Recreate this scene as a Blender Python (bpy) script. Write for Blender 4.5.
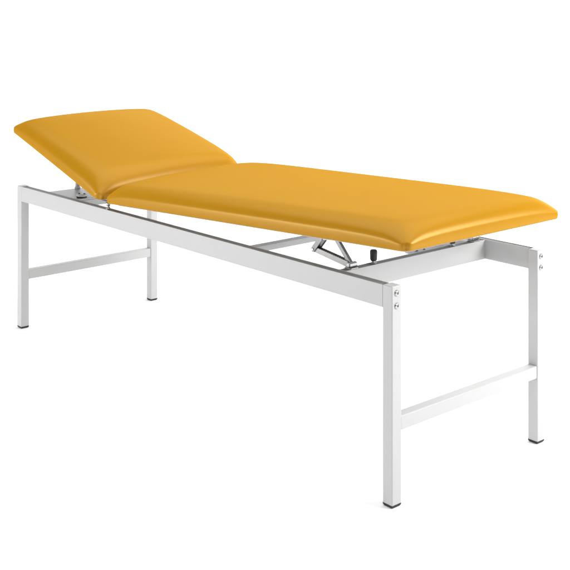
import bpy, bmesh, math, random
from mathutils import Vector, Matrix

for o in list(bpy.data.objects):
    bpy.data.objects.remove(o)
S = bpy.context.scene
C = S.collection
R = math.radians

# ---------------------------------------------------------------- camera
F, CX, HY = 1066.99, 289.24, 7.73          # focal length and principal point in 570-px units
CAM, YAW = Vector((3.7291, -1.8767, 1.2169)), 2.42571
cam = bpy.data.cameras.new('camera')
cam.sensor_width = 36
cam.lens = F / 570 * 36
cam.shift_x = (285 - CX) / 570
cam.shift_y = (HY - 285) / 570
cam.clip_start, cam.clip_end = 0.05, 200
cam_o = bpy.data.objects.new('camera', cam)
C.objects.link(cam_o)
cam_o.location = CAM
cam_o.rotation_euler = (R(90), 0, YAW - R(90))
S.camera = cam_o

# ---------------------------------------------------------------- light
S.view_settings.view_transform = 'Standard'
S.view_settings.look = 'None'
S.view_settings.exposure = 0
S.view_settings.gamma = 1
w = bpy.data.worlds.new('World')
S.world = w
w.use_nodes = True
bg = w.node_tree.nodes['Background']
bg.inputs['Color'].default_value = (1, 1, 1, 1)
bg.inputs['Strength'].default_value = 0.073


def area(name, loc, target, sx, sy, watts, col=(1, 1, 1), spread=180):
    l = bpy.data.lights.new(name, 'AREA')
    l.shape = 'RECTANGLE'
    l.size, l.size_y = sx, sy
    l.energy = watts
    l.color = col
    l.spread = R(spread)
    o = bpy.data.objects.new(name, l)
    C.objects.link(o)
    o.location = loc
    o.rotation_euler = (Vector(target) - Vector(loc)).to_track_quat('-Z', 'Y').to_euler()
    return o


FW = Vector((math.cos(YAW), math.sin(YAW), 0))
RT = Vector((math.sin(YAW), -math.cos(YAW), 0))


def cs(right, fwd, z):                       # metres right of / ahead of the tripod -> world
    v = CAM + RT * right + FW * fwd
    return (v.x, v.y, z)


area('overhead_fill', cs(0.0, 4.2, 3.3), cs(0.0, 3.6, 0), 4.5, 3.5, 110.5)  # added lamp out of view, burns the floor out to white
area('front_overhead_fill', cs(-0.3, 1.0, 3.2), cs(-0.3, 2.4, 0), 3.5, 2.0, 57.4)  # added fill, whitens the floor in front of and under the couch
area('right_softbox', cs(2.8, 2.2, 1.7), (1.95, 0.3, 0.35), 1.5, 1.6, 112.6)
area('left_softbox', cs(-3.4, 3.0, 0.55), (0.3, 0.0, 0.4), 1.8, 0.9, 57.2)
area('back_fill', cs(0.3, 6.2, 1.75), (1.0, 0.4, 0.0), 3.6, 0.5, 18.2)  # added from behind to clear the shadow under the couch
area('back_left_fill', cs(-2.6, 5.4, 0.8), (0.9, 0.2, 0.0), 1.2, 1.0, 3.8)  # unseen low fill, added to light the floor beneath the head end
area('back_right_fill', cs(2.5, 5.2, 0.95), (1.2, 0.2, 0.0), 2.0, 1.3, 72.2)  # unseen low fill, added to lift the floor between the legs
area('front_left_fill', cs(-2.0, 1.2, 0.65), cs(-0.2, 2.9, 0), 1.2, 0.9, 8.2)  # added low fill for the front floor and the cushion's side wall
area('backdrop_fill', cs(0.0, 5.0, 3.4), cs(0.0, 7.6, 0.8), 5.0, 0.6, 34.3, spread=110)  # added wash above the frame, turns the backdrop pure white


# ---------------------------------------------------------------- materials
def mat(name, base, rough=0.5, metal=0.0, var=0.0, vscale=8.0, bump=0.0, bscale=300.0, spec=0.5, coat=0.0):
    m = bpy.data.materials.new(name)
    m.use_nodes = True
    nt = m.node_tree
    b = nt.nodes['Principled BSDF']
    b.inputs['Roughness'].default_value = rough
    b.inputs['Metallic'].default_value = metal
    b.inputs['Specular IOR Level'].default_value = spec
    b.inputs['Coat Weight'].default_value = coat
    tc = nt.nodes.new('ShaderNodeTexCoord')
    n = nt.nodes.new('ShaderNodeTexNoise')
    n.inputs['Scale'].default_value = vscale
    n.inputs['Detail'].default_value = 4
    nt.links.new(tc.outputs['Object'], n.inputs['Vector'])
    mx = nt.nodes.new('ShaderNodeMix')
    mx.data_type = 'RGBA'
    mx.inputs['A'].default_value = tuple(c * (1 - var) for c in base) + (1,)
    mx.inputs['B'].default_value = tuple(min(1, c * (1 + var)) for c in base) + (1,)
    nt.links.new(n.outputs['Fac'], mx.inputs['Factor'])
    nt.links.new(mx.outputs['Result'], b.inputs['Base Color'])
    if bump:
        n2 = nt.nodes.new('ShaderNodeTexNoise')
        n2.inputs['Scale'].default_value = bscale
        n2.inputs['Detail'].default_value = 3
        nt.links.new(tc.outputs['Object'], n2.inputs['Vector'])
        bp = nt.nodes.new('ShaderNodeBump')
        bp.inputs['Strength'].default_value = bump
        bp.inputs['Distance'].default_value = 0.001
        nt.links.new(n2.outputs['Fac'], bp.inputs['Height'])
        nt.links.new(bp.outputs['Normal'], b.inputs['Normal'])
    return m


def vinyl_mat(name):
    """embossed artificial leather: matt colour under a weak, yellowish sheen"""
    m = mat(name, (0.425, 0.200, 0.006), 0.5, var=0.025, vscale=5, bump=0.10, bscale=420)
    nt = m.node_tree
    b = nt.nodes['Principled BSDF']
    d = nt.nodes.new('ShaderNodeBsdfDiffuse')
    g = nt.nodes.new('ShaderNodeBsdfGlossy')
    x = nt.nodes.new('ShaderNodeMixShader')
    d.inputs['Roughness'].default_value = 0.3
    g.inputs['Color'].default_value = (1.0, 0.78, 0.38, 1)
    g.inputs['Roughness'].default_value = 0.35
    x.inputs['Fac'].default_value = 0.058
    nt.links.new(b.inputs['Base Color'].links[0].from_socket, d.inputs['Color'])
    grain = b.inputs['Normal'].links[0].from_node
    n3 = nt.nodes.new('ShaderNodeTexNoise')           # slow, shallow unevenness of the stretched cover
    n3.inputs['Scale'].default_value = 7
    n3.inputs['Detail'].default_value = 1.5
    bp = nt.nodes.new('ShaderNodeBump')
    bp.inputs['Strength'].default_value = 0.35
    bp.inputs['Distance'].default_value = 0.004
    nt.links.new([q for q in nt.nodes if q.type == 'TEX_COORD'][0].outputs['Object'], n3.inputs['Vector'])
    nt.links.new(n3.outputs['Fac'], bp.inputs['Height'])
    nt.links.new(grain.outputs['Normal'], bp.inputs['Normal'])
    nrm = bp.outputs['Normal']
    nt.links.new(nrm, d.inputs['Normal'])
    nt.links.new(nrm, g.inputs['Normal'])
    nt.links.new(d.outputs[0], x.inputs[1])
    nt.links.new(g.outputs[0], x.inputs[2])
    nt.links.new(x.outputs[0], nt.nodes['Material Output'].inputs['Surface'])
    nt.nodes.remove(b)
    return m


M = dict(
    vinyl=vinyl_mat('yellow_vinyl'),
    white=mat('white_powder_coat', (0.46, 0.46, 0.46), 0.38, var=0.015, vscale=14, bump=0.05, bscale=900, spec=0.4),
    lgrey=mat('light_grey_coat', (0.44,0.445,0.45), 0.4, var=0.03, vscale=20, bump=0.05, bscale=600),
    strip=mat('grey_channel_strip', (0.16, 0.16, 0.16), 0.5, var=0.08, vscale=30, bump=0.05, bscale=500),
    steel=mat('galvanised_steel', (0.42, 0.42, 0.42), 0.32, metal=1.0, var=0.12, vscale=60, bump=0.05, bscale=400),
    zinc=mat('zinc_plated_steel', (0.40, 0.40, 0.40), 0.45, metal=0.35, var=0.15, vscale=60, bump=0.05, bscale=400),
    dsteel=mat('dark_steel', (0.20, 0.20, 0.20), 0.38, metal=0.6, var=0.2, vscale=70, bump=0.08, bscale=400),
    rubber=mat('black_rubber', (0.013, 0.013, 0.014), 0.6, var=0.1, vscale=40, bump=0.1, bscale=500),
    board=mat('base_board', (0.45, 0.45, 0.45), 0.7, var=0.15, vscale=15),
    paper=mat('white_studio_floor', (0.95, 0.95, 0.95), 0.9, var=0.004, vscale=3, spec=0.1),
)


# ---------------------------------------------------------------- helpers
def link(name, bm, m, parent=None, bevel=0.0, smooth=False, segs=2):
    bmesh.ops.recalc_face_normals(bm, faces=bm.faces)
    me = bpy.data.meshes.new(name)
    bm.to_mesh(me)
    bm.free()
    me.materials.append(m)
    if smooth:
        for p in me.polygons:
            p.use_smooth = True
    o = bpy.data.objects.new(name, me)
    C.objects.link(o)
    if parent:
        o.parent = parent
    if bevel:
        b = o.modifiers.new('Bevel', 'BEVEL')
        b.width = bevel
        b.segments = segs
        b.limit_method = 'ANGLE'
        b.angle_limit = R(35)
        b.harden_normals = True
        for p in me.polygons:
            p.use_smooth = True
        sm = o.modifiers.new('Weighted', 'WEIGHTED_NORMAL')
        sm.keep_sharp = True
    return o


def box(bm, a, b):
    """box between two corners"""
    x0, y0, z0 = (min(a[i], b[i]) for i in range(3))
    x1, y1, z1 = (max(a[i], b[i]) for i in range(3))
    v = [bm.verts.new(p) for p in ((x0, y0, z0), (x1, y0, z0), (x1, y1, z0), (x0, y1, z0),
                                   (x0, y0, z1), (x1, y0, z1), (x1, y1, z1), (x0, y1, z1))]
    for f in ((0, 3, 2, 1), (4, 5, 6, 7), (0, 1, 5, 4), (1, 2, 6, 5), (2, 3, 7, 6), (3, 0, 4, 7)):
        bm.faces.new([v[i] for i in f])
    return bm


def prism(bm, poly, origin, u, v, n, depth):
    """closed polygon (in u, v) pushed along n"""
    origin, u, v, n = Vector(origin), Vector(u), Vector(v), Vector(n)
    a = [bm.verts.new(origin + u * p[0] + v * p[1]) for p in poly]
    b = [bm.verts.new(origin + u * p[0] + v * p[1] + n * depth) for p in poly]
    bm.faces.new(a)
    bm.faces.new(list(reversed(b)))
    k = len(poly)
    for i in range(k):
        bm.faces.new((a[i], b[i], b[(i + 1) % k], a[(i + 1) % k]))
    return bm


def lathe(bm, prof, origin, axis=(0, 0, 1), n=24):
    """profile of (radius, height) spun about an axis"""
    rot = Vector((0, 0, 1)).rotation_difference(Vector(axis)).to_matrix()
    rings = []
    for r, h in prof:
        if r < 1e-6:
            rings.append([bm.verts.new(Vector(origin) + rot @ Vector((0, 0, h)))])
        else:
            rings.append([bm.verts.new(Vector(origin) + rot @ Vector((r * math.cos(2 * math.pi * i / n), r * math.sin(2 * math.pi * i / n), h))) for i in range(n)])
    for A, B in zip(rings, rings[1:]):
        for i in range(n):
            j = (i + 1) % n
            if len(A) == 1 and len(B) == 1:
                continue
            if len(A) == 1:
                bm.faces.new((A[0], B[i], B[j]))
            elif len(B) == 1:
                bm.faces.new((A[i], A[j], B[0]))
            else:
                bm.faces.new((A[i], A[j], B[j], B[i]))
    return bm


def bar(bm, a, b, width, y0, y1):
    """flat bar between two (x, z) points, round ends, between two y"""
    a, b = Vector((a[0], 0, a[1])), Vector((b[0], 0, b[1]))
    d = (b - a).normalized()
    q = Vector((-d.z, 0, d.x))
    r = width / 2
    pts = []
    for k in range(7):
        t = math.pi * (0.5 + k / 6)
        pts.append(a + (d * math.cos(t) + q * math.sin(t)) * r)
    for k in range(7):
        t = math.pi * (-0.5 + k / 6)
        pts.append(b + (d * math.cos(t) + q * math.sin(t)) * r)
    return prism(bm, [(p.x, p.z) for p in pts], (0, y0, 0), (1, 0, 0), (0, 0, 1), (0, 1, 0), y1 - y0)


# ---------------------------------------------------------------- setting: white studio sweep
GZ = 0.006                                   # floor level
DW = 6.3                                    # where the floor starts to curl up
bm = bmesh.new()
c4 = [cs(-7, -3, GZ), cs(7, -3, GZ), cs(7, DW, GZ), cs(-7, DW, GZ)]
bm.faces.new([bm.verts.new(p) for p in c4])
floor = link('floor', bm, M['paper'])
floor['kind'] = 'structure'
floor['label'] = 'seamless white floor under the couch'
bm = bmesh.new()
prof = [(DW + 1.5 * math.sin(t), GZ + 1.5 - 1.5 * math.cos(t)) for t in [R(90) * i / 24 for i in range(25)]] + [(DW + 1.5, 5.0)]
rows = [[bm.verts.new(cs(x, d, z)) for x in (-7, 7)] for d, z in prof]
for A, B in zip(rows, rows[1:]):
    bm.faces.new((A[0], A[1], B[1], B[0]))
bd = link('backdrop', bm, M['paper'], smooth=True)
bd['kind'] = 'structure'
bd['label'] = 'plain white backdrop curving up from the floor'

# ---------------------------------------------------------------- the couch
L, W, H = 1.95, 0.615, 0.5424               # frame: length, width, top of frame
T = 0.0325                                  # tube side
RH = 0.0554                                 # rail height
CAP = 0.0125                                 # foot cap height

couch = bpy.data.objects.new('examination_couch', None)
C.objects.link(couch)
couch['label'] = 'yellow padded examination couch with raised headrest on a white square tube frame'
couch['category'] = 'examination couch'


def bolt(parent, x, y, z, sx):
    bm = bmesh.new()
    lathe(bm, [(0.0, 0), (0.0075, 0), (0.0075, 0.0012), (0.0062, 0.0028), (0.0036, 0.0036), (0.0034, 0.0016), (0, 0.0016)], (x, y, z), (sx, 0, 0), 20)
    return link('bolt', bm, M['steel'], parent, smooth=False)


def leg(x0, y0, sx):
    bm = bmesh.new()
    box(bm, (x0, y0, CAP), (x0 + T, y0 + T, H + 0.001))
    l = link('leg', bm, M['white'], couch, bevel=0.0025, segs=3)
    bm = bmesh.new()
    e = 0.0002
    cx, cy, h = x0 + T / 2, y0 + T / 2, T / 2 + e
    rings = []
    for s, z in ((0.97, CAP + 0.001), (0.97, CAP - 0.0022), (0.86, GZ + 0.0012), (0.80, GZ)):
        k = h * s
        rings.append([bm.verts.new((cx + a * k, cy + b * k, z)) for a, b in ((-1, -1), (1, -1), (1, 1), (-1, 1))])
    for A, B in zip(rings, rings[1:]):
        for i in range(4):
            bm.faces.new((A[i], A[(i + 1) % 4], B[(i + 1) % 4], B[i]))
    bm.faces.new(rings[0])
    bm.faces.new(rings[-1])
    link('foot_cap', bm, M['rubber'], l, bevel=0.0005)
    xf = x0 + T if sx > 0 else x0
    for dz in (0.0165, 0.0475):
        bolt(l, xf, y0 + T * 0.47, H - dz, sx)
    return l


leg(L - T, 0, 1)
leg(L - T, W - T, 1)
leg(0, 0, -1)
leg(0, W - T, -1)


def channel(name, a0, a1, c0, c1, along, parent, top=H, h=RH, gap=0.012):
    """square tube with a shallow open channel in its top; a strip lies in the channel"""
    wid = c1 - c0
    t, dep = 0.0022, 0.007
    poly = [(0, 0), (wid, 0), (wid, h), (wid - t, h), (wid - t, h - dep), (t, h - dep), (t, h), (0, h)]
    bm = bmesh.new()
    if along == 'x':
        prism(bm, poly, (a0, c0, top - h), (0, 1, 0), (0, 0, 1), (1, 0, 0), a1 - a0)
    else:
        prism(bm, poly, (c0, a0, top - h), (1, 0, 0), (0, 0, 1), (0, 1, 0), a1 - a0)
    o = link(name, bm, M['white'], parent, bevel=0.0008)
    bm = bmesh.new()
    if along == 'x':
        box(bm, (a0 + gap, c0 + t + 0.0006, top - dep + 0.0003), (a1 - gap, c1 - t - 0.0006, top - 0.0016))
    else:
        box(bm, (c0 + t + 0.0006, a0 + gap, top - dep + 0.0003), (c1 - t - 0.0006, a1 - gap, top - 0.0016))
    link('channel_strip', bm, M['strip'], o, bevel=0.0006)
    return o


channel('side_rail', T + 0.0002, L - T - 0.0002, 0.0006, 0.0266, 'x', couch)
channel('side_rail', T + 0.0002, L - T - 0.0002, W - 0.0266, W - 0.0006, 'x', couch)
XB = 1.736                                  # foot crossbar
channel('crossbar', 0.0262, W - 0.0262, XB, XB + 0.026, 'y', couch, top=H - 0.0004, gap=0.001)

# slim crossbar under the middle of the bed
bm = box(bmesh.new(), (1.360, 0.0262, H - 0.021), (1.386, W - 0.0262, H - 0.003))
link('crossbar', bm, M['white'], couch, bevel=0.0015)

# end stretchers between the legs
for x0 in (L - T + 0.0018, 0.0018):
    bm = box(bmesh.new(), (x0, T - 0.0004, 0.1885), (x0 + T - 0.0036, W - T + 0.0004, 0.2235))
    link('stretcher', bm, M['white'], couch, bevel=0.0028, segs=3)

# head end cross plate with its fittings
bm = box(bmesh.new(), (0.178, 0.0262, H - 0.010), (0.385, W - 0.0262, H - 0.004))
box(bm, (0.379, 0.0264, H - 0.034), (0.3848, W - 0.0264, H - 0.0105))
plate = link('cross_plate', bm, M['lgrey'], couch, bevel=0.0012)
for y in (0.066, W - 0.066):
    bm = lathe(bmesh.new(), [(0, 0), (0.017, 0), (0.0185, 0.003), (0.0185, 0.006), (0, 0.006)], (0.366, y, H - 0.0038))
    k = link('mounting_foot', bm, M['rubber'], plate, bevel=0.0006)
    bm = lathe(bmesh.new(), [(0, 0.006), (0.0195, 0.006), (0.0195, 0.011), (0.017, 0.0135), (0, 0.0135)], (0.366, y, H - 0.0038))
    f = link('flange', bm, M['white'], k, bevel=0.0006)
    for dx, dy in ((-0.008, -0.006), (0.008, 0.006)):
        bm = lathe(bmesh.new(), [(0, 0), (0.0032, 0), (0.0032, 0.0022), (0, 0.0022)], (0.366 + dx, y + dy, H + 0.0099))
        link('screw', bm, M['rubber'], f)
for y in (0.150, W - 0.150):
    bm = lathe(bmesh.new(), [(0, 0), (0.011, 0), (0.011, 0.006), (0.0085, 0.008), (0.0085, 0.115), (0, 0.115)], (0.190, y, H - 0.0038))
    link('prop_post', bm, M['white'], plate, bevel=0.0008)


# ---------------------------------------------------------------- cushions
def cushion(name, length, width, parent, side=0.027, thick=0.064, end=None, dome=0.010, skew=0.0, rr=0.070, corner=0.026, seed=1):
    """padded vinyl cushion, bottom on local z = 0, x from 0 to length, y centred"""
    rnd = random.Random(seed)
    a, b = length / 2, width / 2
    nx, ny, na = 60, 30, 10

    def ring(d):
        r = max(corner - d, 0.0015)
        A, B = a - d, b - d
        pts = []
        for ci, (sx, sy, t0) in enumerate(((1, 1, 0), (-1, 1, 90), (-1, -1, 180), (1, -1, 270))):
            ccx, ccy = sx * (A - r), sy * (B - r)
            for i in range(na + 1):
                t = R(t0 + 90 * i / na)
                pts.append((ccx + r * math.cos(t), ccy + r * math.sin(t), abs(i / na - 0.5) * 2))
            # side towards the next corner
            nxt = ((-1, 1), (-1, -1), (1, -1), (1, 1))[ci]
            e0 = pts[-1]
            t = R(t0 + 90)
            e1 = (nxt[0] * (A - r) + r * math.cos(t), nxt[1] * (B - r) + r * math.sin(t))
            n = nx if ci in (0, 2) else ny
            for i in range(1, n):
                f = i / n
                pts.append((e0[0] + (e1[0] - e0[0]) * f, e0[1] + (e1[1] - e0[1]) * f, 1.0))
        return pts

    def g(d):
        q = min(max(d / rr, 0), 1)
        return (1 - (1 - q) ** 2) ** 0.54

    def top(x, y):
        dx, dy = a - abs(x), b - abs(y)
        gg = g(dx) * g(dy)
        th = thick + ((end or thick) - thick) * (0.5 + x / length) + skew * (y / b) * (0.5 - x / length)
        full = th * (1 - 0.25 * math.exp(-math.hypot(dx, dy) / 0.07))       # fuller along the edges than at the corners
        swell = dome * (1 - (y / b) ** 2) * (1 - (x / a) ** 6)
        sd = side * (1 - 0.58 * math.exp(-math.hypot(dx, dy) / 0.07))
        return sd + (full - sd) * gg + swell

    bm = bmesh.new()
    loops = []

    def low(x, y):                              # the wall is lower towards the corners
        return 1 - 0.58 * math.exp(-math.hypot(a - abs(x), b - abs(y)) / 0.07)

    # underside and side wall: (inset, height)
    for d, z in ((0.030, 0.0005), (0.008, 0.0), (0.0048, 0.0005), (0.0034, 0.0016), (0.0024, 0.004), (0.0014, 0.009), (0.0006, 0.015), (0.0001, 0.021), (0.0, side)):
        row = []
        for x, y, cr in ring(d):
            if cr < 0.45:      # gathered fold of vinyl at each corner
                k = 0.004 * (1 - cr / 0.45) * min(1, z / 0.008)
                n = Vector((x, y)).normalized()
                sx, sy = math.copysign(0.707, x), math.copysign(0.707, y)
                x, y = x - sx * k, y - sy * k
            row.append(bm.verts.new((x, y, z * low(x, y))))
        loops.append(row)
    ins = [0.0002, 0.0006, 0.0012, 0.0020, 0.0032, 0.0046, 0.0062, 0.0085, 0.0125, 0.018, 0.025, 0.034, 0.046, 0.060, 0.078, 0.100, 0.125, 0.155, 0.19, 0.23, 0.27, b - 0.004]
    for d in ins:
        row = []
        for x, y, cr in ring(d):
            if cr < 0.45 and d < 0.022:
                k = 0.004 * (1 - cr / 0.45) * (1 - d / 0.022)
                x, y = x - math.copysign(0.707, x) * k, y - math.copysign(0.707, y) * k
            row.append(bm.verts.new((x, y, top(x, y))))
        loops.append(row)
    k = len(loops[0])
    for A, B in zip(loops, loops[1:]):
        for i in range(k):
            j = (i + 1) % k
            bm.faces.new((A[i], A[j], B[j], B[i]))
    bm.faces.new(list(reversed(loops[0])))
    # close the ridge in the middle with facing pairs
    last = loops[-1]
    bmesh.ops.contextual_create(bm, geom=[e for e in bm.edges if len(e.link_faces) == 1])
    for v in bm.verts:
        v.co.x += a
    o = link(name, bm, M['vinyl'], parent, smooth=True)
    # the panel the cushion is upholstered on
    bm = box(bmesh.new(), (0.035, -b + 0.035, -0.009), (length - 0.035, b - 0.035, -0.0002))
    link('base_panel', bm, M['board'], o, bevel=0.001)
    return o


TB, TH = math.atan(0.0528), math.atan(0.290)
body = cushion('body_cushion', 1.367, 0.630, couch, thick=0.080, end=0.064, skew=0.015, seed=2)
body.location = (0.638, W / 2, 0.5642)
body.rotation_euler = (0, -TB, 0)
head = cushion('head_cushion', 0.654, 0.630, couch, thick=0.085, end=0.062, dome=0.012, skew=-0.006, seed=3)
head.location = (0.597, W / 2, 0.571)
head.rotation_euler = (Matrix.Rotation(R(1.0), 3, 'X') @ Matrix.Rotation(TH, 3, 'Y') @ Matrix.Rotation(math.pi, 3, 'Z')).to_euler()

# hinges between frame and cushions
for y in (0.0136, W - 0.0136):
    bm = lathe(bmesh.new(), [(0, -0.004), (0.0085, -0.004), (0.0085, 0.003), (0.005, 0.005), (0.005, 0.010), (0.0075, 0.0125), (0.009, 0.017), (0.008, 0.0215), (0.005, 0.024), (0, 0.0245)], (0.632, y, H))
    h = link('hinge', bm, M['steel'], couch, smooth=True)
    bm = box(bmesh.new(), (0.60, y - 0.006, H + 0.0235), (0.668, y + 0.008, H + 0.0262))
    link('hinge_leaf', bm, M['dsteel'], h, bevel=0.0006)

# rubber buffers on the foot crossbar
for y in (0.141, 0.458):
    bm = lathe(bmesh.new(), [(0, 0.0085), (0.0072, 0.0085), (0.0092, 0.012), (0.0098, 0.032), (0.0092, 0.0355), (0.007, 0.0375), (0, 0.038)], (XB + 0.013, y, H - 0.002))
    bf = link('buffer', bm, M['rubber'], couch, smooth=True)
    bm = lathe(bmesh.new(), [(0, 0), (0.0085, 0), (0.0085, 0.004), (0.0055, 0.0045), (0.0055, 0.0086), (0, 0.0086)], (XB + 0.013, y, H - 0.002))
    link('stem', bm, M['steel'], bf, bevel=0.0005)

# plate behind the foot crossbar, with its bolts
bm = box(bmesh.new(), (1.700, 0.315, H - 0.009), (XB - 0.0003, 0.560, H - 0.0035))
mp = link('mounting_plate', bm, M['white'], couch, bevel=0.001)
for y in (0.340, 0.370):
    bm = lathe(bmesh.new(), [(0, 0), (0.0055, 0), (0.0055, 0.004), (0.0035, 0.0052), (0, 0.0055)], (1.720, y, H - 0.0034), n=6)
    link('bolt', bm, M['steel'], mp)


# ratchet brackets that hold the body cushion up
def ratchet(y0):
    sg = 1
    P, Q, Rr, Sx = (1.748, 0.551), (1.611, 0.569), (1.640, 0.602), (1.690, 0.612)
    bm = bmesh.new()
    # toothed arm: folded channel with a toothed upper edge
    n = 18
    d = Vector((Q[0] - P[0], Q[1] - P[1]))
    ln = d.length
    u = Vector((d.x, 0, d.y)).normalized()
    v = Vector((u.z, 0, -u.x))
    if v.z < 0:
        v = -v
    low = [(0, -0.008), (ln, -0.007)]
    up = []
    for i in range(n * 2 + 1):
        s = ln - ln * i / (n * 2)
        up.append((s, 0.0065 + (0.0015 if i % 2 and 0.1 < i / (n * 2) < 0.92 else 0)))
    prism(bm, low + up, (P[0], y0, P[1]), u, v, (0, 1, 0), 0.0025)
    prism(bm, low + up, (P[0], y0 + 0.0135, P[1]), u, v, (0, 1, 0), 0.0025)
    prism(bm, [(0.01, -0.008), (ln, -0.007), (ln, -0.0045), (0.01, -0.0055)], (P[0], y0 + 0.0025, P[1]), u, v, (0, 1, 0), 0.011)
    root = link('ratchet_bracket', bm, M['zinc'], couch, bevel=0.0004)
    bm = bmesh.new()
    bar(bm, Sx, P, 0.0125, y0 + 0.0035, y0 + 0.0125)
    link('lift_arm', bm, M['dsteel'], root, bevel=0.001)
    bm = bmesh.new()
    bar(bm, Q, Rr, 0.015, y0 - 0.003, y0 + 0.0005)
    bar(bm, Q, Rr, 0.015, y0 + 0.0162, y0 + 0.0195)
    bar(bm, Q, Rr, 0.011, y0 + 0.0005, y0 + 0.0162)
    link('link_arm', bm, M['dsteel'], root, bevel=0.0007)
    bm = bmesh.new()
    bar(bm, Rr, (Sx[0] + 0.01, Sx[1] - 0.001), 0.008, y0 - 0.001, y0 + 0.018)
    box(bm, (1.60, y0 - 0.004, 0.612), (1.72, y0 + 0.021, 0.6145))
    link('cushion_bracket', bm, M['zinc'], root, bevel=0.0006)
    for p, r in ((P, 0.0075), (Q, 0.005)):
        bm = lathe(bmesh.new(), [(0, 0), (r, 0), (r, 0.026), (r * 0.7, 0.028), (0, 0.028)], (p[0], y0 + 0.023, p[1]), (0, -1, 0), 16)
        link('pivot_pin', bm, M['steel'], root, bevel=0.0004)
    bm = box(bmesh.new(), (P[0] - 0.014, y0 - 0.004, H - 0.002), (P[0] + 0.012, y0 + 0.021, H + 0.002))
    link('foot_plate', bm, M['steel'], root, bevel=0.0005)


ratchet(0.052)
ratchet(W - 0.052 - 0.016)
